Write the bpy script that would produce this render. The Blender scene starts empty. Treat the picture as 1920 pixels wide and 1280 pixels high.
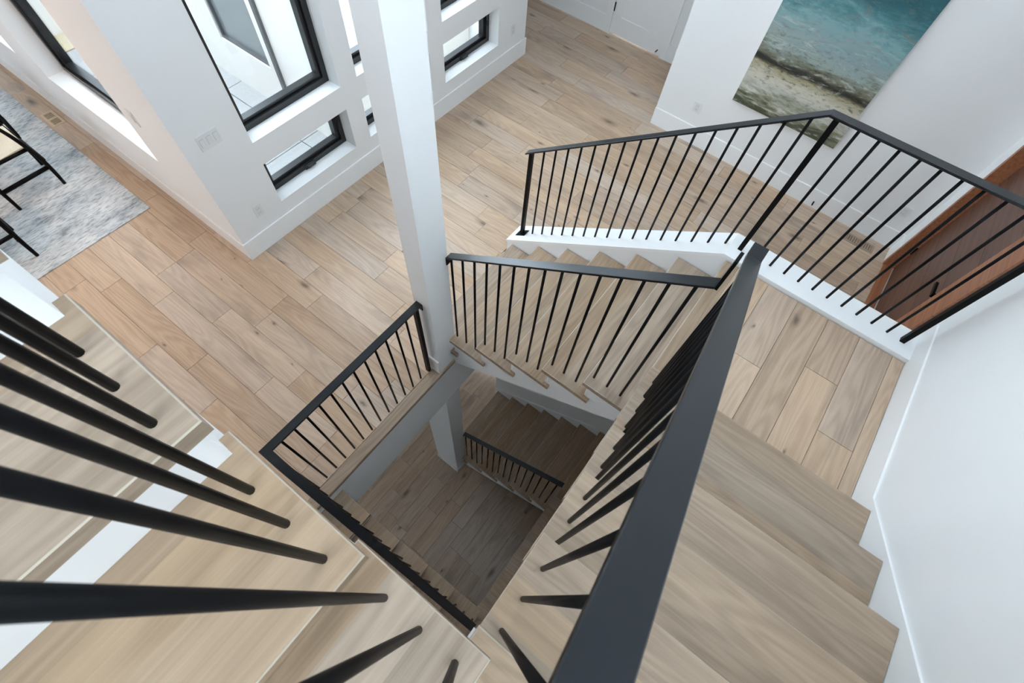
import bpy, math, random
from mathutils import Vector, Matrix, noise

# ------------------------------------------------------------------ camera, world, exposure
S = 3.65                                   # metres per layout unit; unit = camera height above the main floor
sc = bpy.context.scene
COL = sc.collection
random.seed(7)

cam_d = bpy.data.cameras.new('camera')
cam = bpy.data.objects.new('camera', cam_d)
COL.objects.link(cam)
cam_d.sensor_width = 36.0
cam_d.lens = 913.182 / 1920 * 36.0
cam_d.clip_start = 0.01
cam_d.clip_end = 200
right = Vector((0.6050601927553232, -0.7938625774856769, 0.06069902149690481))
down = Vector((-0.687401583836016, -0.5593402231208732, -0.46326836427585244))
fwd = Vector((0.40172282195889863, 0.23858064227192127, -0.8841368963291228))
m = Matrix((right, -down, -fwd)).transposed().to_4x4()
m.translation = Vector((0, 0, S))
cam.matrix_world = m
cam_d.dof.use_dof = True
cam_d.dof.focus_distance = 3.6
cam_d.dof.aperture_fstop = 10.0
sc.camera = cam

world = bpy.data.worlds.new('overcast_sky')
sc.world = world
world.use_nodes = True
bg = world.node_tree.nodes['Background']
bg.inputs[0].default_value = (0.77, 0.89, 1.0, 1)
bg.inputs[1].default_value = 4.2

sc.view_settings.view_transform = 'Standard'
sc.view_settings.look = 'None'
sc.view_settings.exposure = 1.08
sc.view_settings.gamma = 1.0
sc.view_settings.use_curve_mapping = False

# ------------------------------------------------------------------ helpers
WPOS = {}                                  # world position of every object's origin


def V(x, y, z):
    return Vector((x * S, y * S, (z + 1.0) * S))


def put(o, parent, pos):
    COL.objects.link(o)
    pos = Vector(pos)
    WPOS[o.name] = pos
    if parent is not None:
        o.parent = parent
        o.location = pos - WPOS[parent.name]
    else:
        o.location = pos
    return o


def tag(o, label, cat, group=None, kind=None):
    o['label'] = label
    o['category'] = cat
    if group:
        o['group'] = group
    if kind:
        o['kind'] = kind
    return o


def empty(name, pos, label, cat, group=None, kind=None):
    o = bpy.data.objects.new(name, None)
    o.empty_display_size = 0.1
    put(o, None, pos)
    return tag(o, label, cat, group, kind)


def mesh_obj(name, verts, faces, mat, parent=None, smooth=False, origin=None):
    """verts in metres, world space"""
    if origin is None:
        lo = Vector((min(v[i] for v in verts) for i in range(3)))
        hi = Vector((max(v[i] for v in verts) for i in range(3)))
        origin = (lo + hi) / 2
    me = bpy.data.meshes.new(name)
    me.from_pydata([tuple(Vector(v) - origin) for v in verts], [], faces)
    me.materials.append(mat)
    if smooth:
        for p in me.polygons:
            p.use_smooth = True
    me.update()
    o = bpy.data.objects.new(name, me)
    return put(o, parent, origin)


def box_geo(lo, hi, bev=0.0):
    x0, y0, z0 = lo
    x1, y1, z1 = hi
    if bev <= 0:
        v = [(x0, y0, z0), (x1, y0, z0), (x1, y1, z0), (x0, y1, z0), (x0, y0, z1), (x1, y0, z1), (x1, y1, z1), (x0, y1, z1)]
        f = [(0, 3, 2, 1), (4, 5, 6, 7), (0, 1, 5, 4), (1, 2, 6, 5), (2, 3, 7, 6), (3, 0, 4, 7)]
        return v, f
    b = min(bev, (x1 - x0) / 3, (y1 - y0) / 3, (z1 - z0) / 3)
    # bottom ring, shoulder ring, top ring (top edges chamfered)
    v = [(x0, y0, z0), (x1, y0, z0), (x1, y1, z0), (x0, y1, z0),
         (x0, y0, z1 - b), (x1, y0, z1 - b), (x1, y1, z1 - b), (x0, y1, z1 - b),
         (x0 + b, y0 + b, z1), (x1 - b, y0 + b, z1), (x1 - b, y1 - b, z1), (x0 + b, y1 - b, z1)]
    f = [(0, 3, 2, 1), (8, 9, 10, 11)]
    for i in range(4):
        j = (i + 1) % 4
        f.append((i, j, j + 4, i + 4))
        f.append((i + 4, j + 4, j + 8, i + 8))
    return v, f


def box(name, x0, x1, y0, y1, z0, z1, mat, parent=None, bev=0.0, edge=None):
    """layout units"""
    a, b = V(min(x0, x1), min(y0, y1), min(z0, z1)), V(max(x0, x1), max(y0, y1), max(z0, z1))
    v, f = box_geo(a, b, bev * S if bev < 0.01 else bev)
    o = mesh_obj(name, v, f, mat, parent)
    if edge is not None:
        o.data.materials.append(edge)
        for i in range(3, len(o.data.polygons), 2):
            o.data.polygons[i].material_index = 1
    return o


def boxes(name, lst, mat, parent=None, bev=0.0):
    vs, fs = [], []
    for (x0, x1, y0, y1, z0, z1) in lst:
        v, f = box_geo(V(min(x0, x1), min(y0, y1), min(z0, z1)), V(max(x0, x1), max(y0, y1), max(z0, z1)), bev * S)
        n = len(vs)
        vs += v
        fs += [tuple(i + n for i in q) for q in f]
    return mesh_obj(name, vs, fs, mat, parent)


def prism(name, poly, axis, a, b, mat, parent=None):
    """poly of (p, z) in layout units, extruded along axis from a to b"""
    n = len(poly)
    vs = []
    for t in (a, b):
        for p, z in poly:
            vs.append(V(t, p, z) if axis == 'x' else V(p, t, z))
    area = sum(poly[i][0] * poly[(i + 1) % n][1] - poly[(i + 1) % n][0] * poly[i][1] for i in range(n))
    ccw = (area > 0)
    front = tuple(range(n))
    back = tuple(range(2 * n - 1, n - 1, -1))
    fs = [front, back] + [(i, i + n, (i + 1) % n + n, (i + 1) % n) for i in range(n)]
    flip = (ccw if axis == 'x' else not ccw)
    if b < a:
        flip = not flip
    if flip:
        fs = [tuple(reversed(q)) for q in fs]
    return mesh_obj(name, vs, fs, mat, parent)


def rod(name, p, q, r, mat, parent=None, n=12, r2=None):
    p, q = Vector(p), Vector(q)
    d = (q - p).normalized()
    u = d.orthogonal().normalized()
    w = d.cross(u)
    vs, fs = [], []
    for c, rr in ((p, r), (q, r2 if r2 else r)):
        for i in range(n):
            a = 2 * math.pi * i / n
            vs.append(c + (u * math.cos(a) + w * math.sin(a)) * rr)
    for i in range(n):
        j = (i + 1) % n
        fs.append((i, j, j + n, i + n))
    fs.append(tuple(reversed(range(n))))
    fs.append(tuple(range(n, 2 * n)))
    o = mesh_obj(name, vs, fs, mat, parent, origin=(p + q) / 2)
    for pl in o.data.polygons[:n]:
        pl.use_smooth = True
    return o


def tube_geo(pts, rad, n=10):
    vs, fs = [], []
    N = len(pts)
    up = None
    for k, c in enumerate(pts):
        d = (pts[min(k + 1, N - 1)] - pts[max(k - 1, 0)]).normalized()
        if up is None:
            up = d.orthogonal().normalized()
        up = (up - d * up.dot(d)).normalized()
        w = d.cross(up)
        r = rad[k] if isinstance(rad, (list, tuple)) else rad
        for i in range(n):
            a = 2 * math.pi * i / n
            vs.append(c + (up * math.cos(a) + w * math.sin(a)) * r)
    for k in range(N - 1):
        for i in range(n):
            j = (i + 1) % n
            fs.append((k * n + i, k * n + j, (k + 1) * n + j, (k + 1) * n + i))
    fs.append(tuple(reversed(range(n))))
    fs.append(tuple(range((N - 1) * n, N * n)))
    return vs, fs


def sweep_rail(name, pts, half_w, th, side, mat, parent):
    """flat bar along pts (top centre line, metres); side = list of horizontal side vectors per point"""
    vs, fs = [], []
    for p, s in zip(pts, side):
        p, s = Vector(p), Vector(s) * half_w
        z = Vector((0, 0, th))
        c = 0.0015
        sn = s.normalized() * c
        vs += [p - s - z, p + s - z, p + s - Vector((0, 0, c)), p + s - sn, p - s + sn, p - s - Vector((0, 0, c))]
    n = 6
    for k in range(len(pts) - 1):
        for i in range(n):
            j = (i + 1) % n
            fs.append((k * n + i, k * n + j, (k + 1) * n + j, (k + 1) * n + i))
    fs.append(tuple(reversed(range(n))))
    fs.append(tuple(range((len(pts) - 1) * n, len(pts) * n)))
    # make sure faces point outward
    o = mesh_obj(name, vs, fs, mat, parent)
    fix_normals(o)
    return o


def fix_normals(o):
    import bmesh
    bm = bmesh.new()
    bm.from_mesh(o.data)
    bmesh.ops.recalc_face_normals(bm, faces=bm.faces)
    bm.to_mesh(o.data)
    bm.free()


# ------------------------------------------------------------------ materials
def nmat(name):
    mt = bpy.data.materials.new(name)
    mt.use_nodes = True
    nt = mt.node_tree
    return mt, nt, nt.nodes, nt.links, nt.nodes['Principled BSDF']


def plain(name, col, rough=0.5, metal=0.0, spec=0.5, bump=0.0, bscale=200, var=0.0):
    mt, nt, N, L, b = nmat(name)
    b.inputs['Base Color'].default_value = (*col, 1)
    b.inputs['Roughness'].default_value = rough
    b.inputs['Metallic'].default_value = metal
    b.inputs['Specular IOR Level'].default_value = spec
    if bump > 0 or var > 0:
        tc = N.new('ShaderNodeTexCoord')
        nz = N.new('ShaderNodeTexNoise')
        nz.inputs['Scale'].default_value = bscale
        nz.inputs['Detail'].default_value = 4
        L.new(tc.outputs['Object'], nz.inputs['Vector'])
        if bump > 0:
            bp = N.new('ShaderNodeBump')
            bp.inputs['Strength'].default_value = bump
            bp.inputs['Distance'].default_value = 0.002
            L.new(nz.outputs['Fac'], bp.inputs['Height'])
            L.new(bp.outputs['Normal'], b.inputs['Normal'])
        if var > 0:
            mx = N.new('ShaderNodeMix')
            mx.data_type = 'RGBA'
            L.new(nz.outputs['Fac'], mx.inputs[0])
            mx.inputs[6].default_value = (*[c * (1 - var) for c in col], 1)
            mx.inputs[7].default_value = (*[min(1, c * (1 + var)) for c in col], 1)
            L.new(mx.outputs[2], b.inputs['Base Color'])
    return mt


def oak(name, axis, light, dark, rough=0.42, spread=0.30, knots=1.0, contrast=1.0):
    """whitewashed oak; grain runs along axis of the object's own coordinates"""
    mt, nt, N, L, b = nmat(name)
    tc = N.new('ShaderNodeTexCoord')
    oi = N.new('ShaderNodeObjectInfo')
    mul = N.new('ShaderNodeMath'); mul.operation = 'MULTIPLY'; mul.inputs[1].default_value = 57.3
    L.new(oi.outputs['Random'], mul.inputs[0])
    cmb = N.new('ShaderNodeCombineXYZ')
    for i in range(3):
        L.new(mul.outputs[0], cmb.inputs[i])
    add = N.new('ShaderNodeVectorMath'); add.operation = 'ADD'
    L.new(tc.outputs['Object'], add.inputs[0]); L.new(cmb.outputs[0], add.inputs[1])
    P = add.outputs[0]

    def mapped(along, across, zs=None):
        mp = N.new('ShaderNodeMapping')
        zs = across if zs is None else zs
        s = (along, across, zs) if axis == 'x' else (across, along, zs)
        mp.inputs['Scale'].default_value = s
        L.new(P, mp.inputs['Vector'])
        return mp.outputs[0]

    # wandering growth rings (cathedral figure): noise-distorted bands
    n0 = N.new('ShaderNodeTexNoise'); n0.inputs['Scale'].default_value = 1.0; n0.inputs['Detail'].default_value = 2
    L.new(mapped(0.55, 5.5), n0.inputs['Vector'])
    ring = N.new('ShaderNodeMath'); ring.operation = 'MULTIPLY'; ring.inputs[1].default_value = 16.0
    L.new(n0.outputs['Fac'], ring.inputs[0])
    sn = N.new('ShaderNodeMath'); sn.operation = 'SINE'
    m2 = N.new('ShaderNodeMath'); m2.operation = 'MULTIPLY'; m2.inputs[1].default_value = 6.283
    L.new(ring.outputs[0], m2.inputs[0]); L.new(m2.outputs[0], sn.inputs[0])
    # fine fibres
    n1 = N.new('ShaderNodeTexNoise'); n1.inputs['Scale'].default_value = 1.0; n1.inputs['Detail'].default_value = 8; n1.inputs['Roughness'].default_value = 0.74
    L.new(mapped(2.2, 110.0), n1.inputs['Vector'])
    # broad tone
    n2 = N.new('ShaderNodeTexNoise'); n2.inputs['Scale'].default_value = 1.0; n2.inputs['Detail'].default_value = 3
    L.new(mapped(0.7, 11.0), n2.inputs['Vector'])

    def madd(a, ka, bsock, kb, c=None):
        x = N.new('ShaderNodeMath'); x.operation = 'MULTIPLY'; x.inputs[1].default_value = ka
        L.new(a, x.inputs[0])
        y = N.new('ShaderNodeMath'); y.operation = 'MULTIPLY_ADD'; y.inputs[1].default_value = kb
        L.new(bsock, y.inputs[0]); L.new(x.outputs[0], y.inputs[2])
        return y.outputs[0]

    f1 = madd(n1.outputs['Fac'], 0.80 * contrast, n2.outputs['Fac'], 0.55)
    f2 = madd(sn.outputs[0], 0.10 * contrast, f1, 1.0)
    rnd = N.new('ShaderNodeMath'); rnd.operation = 'MULTIPLY_ADD'; rnd.inputs[1].default_value = spread; rnd.inputs[2].default_value = 0.5 - (0.40 * contrast + 0.275) - spread / 2
    L.new(oi.outputs['Random'], rnd.inputs[0])
    f3 = N.new('ShaderNodeMath'); f3.operation = 'ADD'
    L.new(f2, f3.inputs[0]); L.new(rnd.outputs[0], f3.inputs[1])
    ramp = N.new('ShaderNodeValToRGB')
    e = ramp.color_ramp.elements
    e[0].position = 0.25; e[0].color = (*light, 1)
    e[1].position = 0.80; e[1].color = (*dark, 1)
    L.new(f3.outputs[0], ramp.inputs[0])
    # warm / grey drift per board
    hsv = N.new('ShaderNodeHueSaturation')
    r2 = N.new('ShaderNodeMath'); r2.operation = 'MULTIPLY'; r2.inputs[1].default_value = 7.77
    fr = N.new('ShaderNodeMath'); fr.operation = 'FRACT'
    L.new(oi.outputs['Random'], r2.inputs[0]); L.new(r2.outputs[0], fr.inputs[0])
    sat = N.new('ShaderNodeMath'); sat.operation = 'MULTIPLY_ADD'; sat.inputs[1].default_value = 0.30; sat.inputs[2].default_value = 0.85
    L.new(fr.outputs[0], sat.inputs[0]); L.new(sat.outputs[0], hsv.inputs['Saturation'])
    L.new(ramp.outputs[0], hsv.inputs['Color'])
    col = hsv.outputs[0]
    if knots > 0:
        vo = N.new('ShaderNodeTexVoronoi'); vo.feature = 'F1'; vo.voronoi_dimensions = '2D'; vo.inputs['Scale'].default_value = 1.0
        # jitter the lookup so that knots come out irregular
        nj = N.new('ShaderNodeTexNoise'); nj.inputs['Scale'].default_value = 14; nj.inputs['Detail'].default_value = 3
        L.new(P, nj.inputs['Vector'])
        sc1 = N.new('ShaderNodeVectorMath'); sc1.operation = 'SCALE'; sc1.inputs['Scale'].default_value = 0.16
        L.new(nj.outputs['Color'], sc1.inputs[0])
        ad = N.new('ShaderNodeVectorMath'); ad.operation = 'ADD'
        L.new(mapped(2.6, 6.2, 0.0), ad.inputs[0]); L.new(sc1.outputs[0], ad.inputs[1])
        L.new(ad.outputs[0], vo.inputs['Vector'])
        sep = N.new('ShaderNodeSeparateColor'); L.new(vo.outputs['Color'], sep.inputs[0])
        gate = N.new('ShaderNodeMath'); gate.operation = 'GREATER_THAN'; gate.inputs[1].default_value = 0.76
        L.new(sep.outputs[0], gate.inputs[0])
        sq = N.new('ShaderNodeMath'); sq.operation = 'POWER'; sq.inputs[1].default_value = 3.0
        L.new(sep.outputs[1], sq.inputs[0])
        size = N.new('ShaderNodeMath'); size.operation = 'MULTIPLY_ADD'; size.inputs[1].default_value = 0.26; size.inputs[2].default_value = 0.030
        L.new(sq.outputs[0], size.inputs[0])
        dv = N.new('ShaderNodeMath'); dv.operation = 'DIVIDE'
        L.new(vo.outputs['Distance'], dv.inputs[0]); L.new(size.outputs[0], dv.inputs[1])
        mr = N.new('ShaderNodeMapRange'); mr.inputs['From Min'].default_value = 0.25; mr.inputs['From Max'].default_value = 1.5
        mr.inputs['To Min'].default_value = 1.0; mr.inputs['To Max'].default_value = 0.0
        L.new(dv.outputs[0], mr.inputs['Value'])
        pw = N.new('ShaderNodeMath'); pw.operation = 'POWER'; pw.inputs[1].default_value = 1.8
        L.new(mr.outputs[0], pw.inputs[0])
        mm = N.new('ShaderNodeMath'); mm.operation = 'MULTIPLY'
        L.new(pw.outputs[0], mm.inputs[0]); L.new(gate.outputs[0], mm.inputs[1])
        m3 = N.new('ShaderNodeMath'); m3.operation = 'MULTIPLY'; m3.inputs[1].default_value = 0.75 * knots
        L.new(mm.outputs[0], m3.inputs[0])
        mx = N.new('ShaderNodeMix'); mx.data_type = 'RGBA'
        L.new(m3.outputs[0], mx.inputs[0]); L.new(col, mx.inputs[6]); mx.inputs[7].default_value = (0.085, 0.062, 0.048, 1)
        # greyish mineral smudges
        n4 = N.new('ShaderNodeTexNoise'); n4.inputs['Scale'].default_value = 1.0; n4.inputs['Detail'].default_value = 4
        L.new(mapped(1.3, 4.0), n4.inputs['Vector'])
        mr4 = N.new('ShaderNodeMapRange'); mr4.inputs['From Min'].default_value = 0.58; mr4.inputs['From Max'].default_value = 0.76
        mr4.inputs['To Max'].default_value = 0.7 * knots
        L.new(n4.outputs['Fac'], mr4.inputs['Value'])
        mx2 = N.new('ShaderNodeMix'); mx2.data_type = 'RGBA'
        L.new(mr4.outputs[0], mx2.inputs[0]); L.new(mx.outputs[2], mx2.inputs[6]); mx2.inputs[7].default_value = (0.23, 0.175, 0.14, 1)
        col = mx2.outputs[2]
    L.new(col, b.inputs['Base Color'])
    b.inputs['Roughness'].default_value = rough
    b.inputs['Specular IOR Level'].default_value = 0.4
    bp = N.new('ShaderNodeBump'); bp.inputs['Strength'].default_value = 0.12; bp.inputs['Distance'].default_value = 0.0015
    L.new(n1.outputs['Fac'], bp.inputs['Height']); L.new(bp.outputs['Normal'], b.inputs['Normal'])
    return mt


FL_L, FL_D = (0.60, 0.450, 0.332), (0.37, 0.258, 0.180)
TR_L, TR_D = (0.42, 0.306, 0.212), (0.245, 0.170, 0.112)
M = {}
M['plank_y'] = oak('oak_plank_lengthwise', 'y', FL_L, FL_D, rough=0.31, spread=0.24, contrast=0.78)
M['plank_x'] = oak('oak_plank_crosswise', 'x', FL_L, FL_D, rough=0.31, spread=0.24, contrast=0.78)
M['tread_x'] = oak('oak_tread_x', 'x', TR_L, TR_D, rough=0.5, spread=0.16, knots=0.12, contrast=0.9)
M['tread_y'] = oak('oak_tread_y', 'y', TR_L, TR_D, rough=0.5, spread=0.16, knots=0.12, contrast=0.9)
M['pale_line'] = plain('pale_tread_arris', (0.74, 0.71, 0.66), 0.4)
M['pale_edge'] = plain('pale_oak_edge', (0.44, 0.37, 0.29), 0.5)  # paler oak tone along the tread chamfers
M['white'] = plain('white_wall_paint', (0.82, 0.82, 0.815), 0.6, bump=0.05, bscale=350)
M['trim'] = plain('white_trim_paint', (0.86, 0.86, 0.855), 0.35)
M['black'] = plain('black_powder_coat', (0.004, 0.004, 0.0045), 0.45, spec=0.10, bump=0.04, bscale=500)
M['railblack'] = plain('satin_black_handrail', (0.008, 0.0098, 0.0125), 0.27, spec=0.36, bump=0.03, bscale=500)
M['winblack'] = plain('black_window_metal', (0.012, 0.013, 0.014), 0.3)
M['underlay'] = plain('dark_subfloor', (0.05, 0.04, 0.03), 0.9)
M['plate'] = plain('white_plastic', (0.76, 0.755, 0.75), 0.3)
M['gap_shadow'] = plain('plate_gap_shadow', (0.45, 0.45, 0.45), 0.6)  # grey tone stands for the shadow line round sockets and rockers
M['slot'] = plain('dark_slot', (0.03, 0.03, 0.03), 0.6)
M['concrete'] = plain('patio_concrete', (0.40, 0.40, 0.395), 0.85, bump=0.3, bscale=40, var=0.12)
M['stucco'] = plain('white_stucco', (0.80, 0.79, 0.76), 0.8, bump=0.2, bscale=120)
M['cream'] = plain('cream_stucco', (0.78, 0.74, 0.67), 0.8, bump=0.2, bscale=120)
M['greymetal'] = plain('grey_metal_post', (0.10, 0.105, 0.11), 0.5)
M['gravel'] = plain('tan_gravel', (0.55, 0.46, 0.30), 0.95, bump=1.0, bscale=60, var=0.4)
M['steel'] = plain('grey_sill_metal', (0.5, 0.5, 0.5), 0.4, metal=0.6)
M['seat'] = plain('woven_cord', (0.72, 0.64, 0.50), 0.8, bump=0.6, bscale=90, var=0.12)
M['palewood'] = plain('pale_wood', (0.62, 0.48, 0.32), 0.5, var=0.1, bscale=20)
M['canvas_edge'] = plain('canvas_edge', (0.70, 0.66, 0.60), 0.8)


def glass_mat(name, tint=(0.97, 0.985, 0.99), gloss=0.09):
    mt = bpy.data.materials.new(name)
    mt.use_nodes = True
    nt = mt.node_tree
    N, L = nt.nodes, nt.links
    N.remove(N['Principled BSDF'])
    out = N['Material Output']
    tr = N.new('ShaderNodeBsdfTransparent'); tr.inputs[0].default_value = (*tint, 1)
    gl = N.new('ShaderNodeBsdfGlossy'); gl.inputs['Roughness'].default_value = 0.02
    lw = N.new('ShaderNodeLayerWeight')
    pw = N.new('ShaderNodeMath'); pw.operation = 'POWER'; pw.inputs[1].default_value = 4.0
    L.new(lw.outputs['Facing'], pw.inputs[0])
    fr = N.new('ShaderNodeMath'); fr.operation = 'MULTIPLY_ADD'; fr.inputs[1].default_value = 0.5; fr.inputs[2].default_value = 0.03
    L.new(pw.outputs[0], fr.inputs[0])
    mx = N.new('ShaderNodeMixShader')
    L.new(fr.outputs[0], mx.inputs[0]); L.new(tr.outputs[0], mx.inputs[1]); L.new(gl.outputs[0], mx.inputs[2])
    L.new(mx.outputs[0], out.inputs[0])
    return mt


M['glass'] = glass_mat('window_glass')
M['darkglass'] = plain('reflecting_glass', (0.20, 0.23, 0.24), 0.04, spec=0.9)


def door_wood(name, light, dark):
    mt, nt, N, L, b = nmat(name)
    tc = N.new('ShaderNodeTexCoord')
    mp = N.new('ShaderNodeMapping'); mp.inputs['Scale'].default_value = (1.0, 30, 30)
    L.new(tc.outputs['Object'], mp.inputs['Vector'])
    n = N.new('ShaderNodeTexNoise'); n.inputs['Scale'].default_value = 1.4; n.inputs['Detail'].default_value = 5; n.inputs['Distortion'].default_value = 0.6
    L.new(mp.outputs[0], n.inputs['Vector'])
    r = N.new('ShaderNodeValToRGB')
    r.color_ramp.elements[0].position = 0.3; r.color_ramp.elements[0].color = (*dark, 1)
    r.color_ramp.elements[1].position = 0.75; r.color_ramp.elements[1].color = (*light, 1)
    L.new(n.outputs['Fac'], r.inputs[0]); L.new(r.outputs[0], b.inputs['Base Color'])
    b.inputs['Roughness'].default_value = 0.42
    return mt


M['mahogany'] = door_wood('mahogany_door', (0.150, 0.066, 0.040), (0.080, 0.033, 0.020))
M['mahogany_frame_lit'] = door_wood('mahogany_frame_lit', (0.40, 0.16, 0.075), (0.24, 0.085, 0.04))  # frame wood made lighter and redder, window light put into the colour


def rug_mat():
    mt, nt, N, L, b = nmat('distressed_grey_rug')
    tc = N.new('ShaderNodeTexCoord')
    n = N.new('ShaderNodeTexNoise'); n.inputs['Scale'].default_value = 2.3; n.inputs['Detail'].default_value = 12; n.inputs['Roughness'].default_value = 0.78
    mp = N.new('ShaderNodeMapping'); mp.inputs['Scale'].default_value = (1.0, 2.2, 1)
    L.new(tc.outputs['Object'], mp.inputs['Vector']); L.new(mp.outputs[0], n.inputs['Vector'])
    r = N.new('ShaderNodeValToRGB')
    e = r.color_ramp.elements
    e[0].position = 0.33; e[0].color = (0.17, 0.185, 0.20, 1)
    e[1].position = 0.58; e[1].color = (0.62, 0.615, 0.60, 1)
    k = e.new(0.44); k.color = (0.44, 0.455, 0.46, 1)
    L.new(n.outputs['Fac'], r.inputs[0])
    n2 = N.new('ShaderNodeTexNoise'); n2.inputs['Scale'].default_value = 45; n2.inputs['Detail'].default_value = 5
    mp2 = N.new('ShaderNodeMapping'); mp2.inputs['Scale'].default_value = (0.35, 1.4, 1)
    L.new(tc.outputs['Object'], mp2.inputs['Vector']); L.new(mp2.outputs[0], n2.inputs['Vector'])
    r2 = N.new('ShaderNodeValToRGB')
    r2.color_ramp.elements[0].position = 0.30; r2.color_ramp.elements[0].color = (0.35, 0.36, 0.38, 1)
    r2.color_ramp.elements[1].position = 0.52; r2.color_ramp.elements[1].color = (1, 1, 1, 1)
    L.new(n2.outputs['Fac'], r2.inputs[0])
    mx = N.new('ShaderNodeMix'); mx.data_type = 'RGBA'; mx.blend_type = 'MULTIPLY'; mx.inputs[0].default_value = 0.75
    L.new(r.outputs[0], mx.inputs[6]); L.new(r2.outputs[0], mx.inputs[7])
    L.new(mx.outputs[2], b.inputs['Base Color'])
    b.inputs['Roughness'].default_value = 0.95
    b.inputs['Specular IOR Level'].default_value = 0.1
    bp = N.new('ShaderNodeBump'); bp.inputs['Strength'].default_value = 0.5; bp.inputs['Distance'].default_value = 0.004
    L.new(n2.outputs['Fac'], bp.inputs['Height']); L.new(bp.outputs['Normal'], b.inputs['Normal'])
    return mt


M['rug'] = rug_mat()


def painting_mat(z_lo, z_hi, z_mid):
    """abstract teal and sand colour field; object z runs up the canvas, y across"""
    mt, nt, N, L, b = nmat('abstract_paint')
    tc = N.new('ShaderNodeTexCoord')
    sep = N.new('ShaderNodeSeparateXYZ'); L.new(tc.outputs['Object'], sep.inputs[0])

    def noise_tex(sy, sz, scale, det=6, dist=0.0):
        mp = N.new('ShaderNodeMapping'); mp.inputs['Scale'].default_value = (1, sy, sz)
        L.new(tc.outputs['Object'], mp.inputs['Vector'])
        n = N.new('ShaderNodeTexNoise'); n.inputs['Scale'].default_value = scale; n.inputs['Detail'].default_value = det
        n.inputs['Roughness'].default_value = 0.7; n.inputs['Distortion'].default_value = dist
        L.new(mp.outputs[0], n.inputs['Vector'])
        return n.outputs['Fac']

    def math_(op, a, bb, c=None):
        x = N.new('ShaderNodeMath'); x.operation = op
        for i, q in enumerate((a, bb, c)):
            if q is None:
                continue
            if isinstance(q, (int, float)):
                x.inputs[i].default_value = q
            else:
                L.new(q, x.inputs[i])
        return x.outputs[0]

    big = noise_tex(1.0, 2.6, 2.0, 10, 0.6)
    brush = noise_tex(1.3, 5.5, 3.2, 12, 0.5)
    fine = noise_tex(2.2, 6.0, 6.0, 12, 0.3)
    t = math_('SUBTRACT', sep.outputs[2], z_lo)
    t = math_('DIVIDE', t, (z_hi - z_lo))
    amp = math_('MULTIPLY', math_('SUBTRACT', big, 0.5), 0.42)
    # the horizon itself stays nearly straight, the fields wander
    hh = (z_mid - z_lo) / (z_hi - z_lo)
    calm = N.new('ShaderNodeMapRange'); calm.inputs['From Min'].default_value = 0.0; calm.inputs['From Max'].default_value = 0.16
    calm.inputs['To Min'].default_value = 0.10; calm.inputs['To Max'].default_value = 1.0
    L.new(math_('ABSOLUTE', math_('SUBTRACT', t, hh), 0), calm.inputs['Value'])
    t2 = math_('ADD', t, math_('MULTIPLY', amp, calm.outputs[0]))
    t3 = math_('ADD', t2, math_('MULTIPLY', math_('MULTIPLY', math_('SUBTRACT', brush, 0.5), 0.34), calm.outputs[0]))
    r = N.new('ShaderNodeValToRGB')
    e = r.color_ramp.elements
    h = (z_mid - z_lo) / (z_hi - z_lo)
    stops = [(0.0, (0.06, 0.07, 0.04)), (0.06, (0.24, 0.25, 0.17)), (h * .45, (0.50, 0.50, 0.44)), (h * .75, (0.58, 0.55, 0.45)), (h * .93, (0.36, 0.32, 0.20)),
             (h - .004, (0.05, 0.045, 0.025)), (h + .006, (0.010, 0.012, 0.009)), (h + .022, (0.035, 0.038, 0.028)), (h + .045, (0.15, 0.15, 0.10)), (h + .10, (0.30, 0.37, 0.34)), (h + .20, (0.24, 0.33, 0.34)), (h + .28, (0.20, 0.36, 0.37)),
             (h + .36, (0.08, 0.22, 0.24)), (h + .46, (0.02, 0.11, 0.13)), (1.0, (0.004, 0.055, 0.075))]
    e[0].position = stops[0][0]; e[0].color = (*stops[0][1], 1)
    e[1].position = stops[-1][0]; e[1].color = (*stops[-1][1], 1)
    for p, c in stops[1:-1]:
        k = e.new(p); k.color = (*c, 1)
    L.new(t3, r.inputs[0])
    # rusty and dark scumbles
    sp = N.new('ShaderNodeMapRange'); sp.inputs['From Min'].default_value = 0.54; sp.inputs['From Max'].default_value = 0.70; sp.inputs['To Max'].default_value = 0.6
    L.new(noise_tex(1.2, 4, 4.5, 12, 0.6), sp.inputs['Value'])
    mx = N.new('ShaderNodeMix'); mx.data_type = 'RGBA'
    L.new(sp.outputs[0], mx.inputs[0]); L.new(r.outputs[0], mx.inputs[6]); mx.inputs[7].default_value = (0.25, 0.18, 0.12, 1)
    sp2 = N.new('ShaderNodeMapRange'); sp2.inputs['From Min'].default_value = 0.36; sp2.inputs['From Max'].default_value = 0.47; sp2.inputs['To Min'].default_value = 0.95; sp2.inputs['To Max'].default_value = 0.0
    L.new(fine, sp2.inputs['Value'])
    near = N.new('ShaderNodeMapRange'); near.inputs['From Min'].default_value = 0.0; near.inputs['From Max'].default_value = 0.22; near.inputs['To Min'].default_value = 1.0; near.inputs['To Max'].default_value = 0.18
    L.new(math_('ABSOLUTE', math_('SUBTRACT', t, h), 0), near.inputs['Value'])
    mx2 = N.new('ShaderNodeMix'); mx2.data_type = 'RGBA'
    L.new(math_('MULTIPLY', sp2.outputs[0], near.outputs[0]), mx2.inputs[0]); L.new(mx.outputs[2], mx2.inputs[6]); mx2.inputs[7].default_value = (0.035, 0.04, 0.035, 1)
    # pale strokes
    sp3 = N.new('ShaderNodeMapRange'); sp3.inputs['From Min'].default_value = 0.54; sp3.inputs['From Max'].default_value = 0.68; sp3.inputs['To Max'].default_value = 0.85
    L.new(brush, sp3.inputs['Value'])
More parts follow.
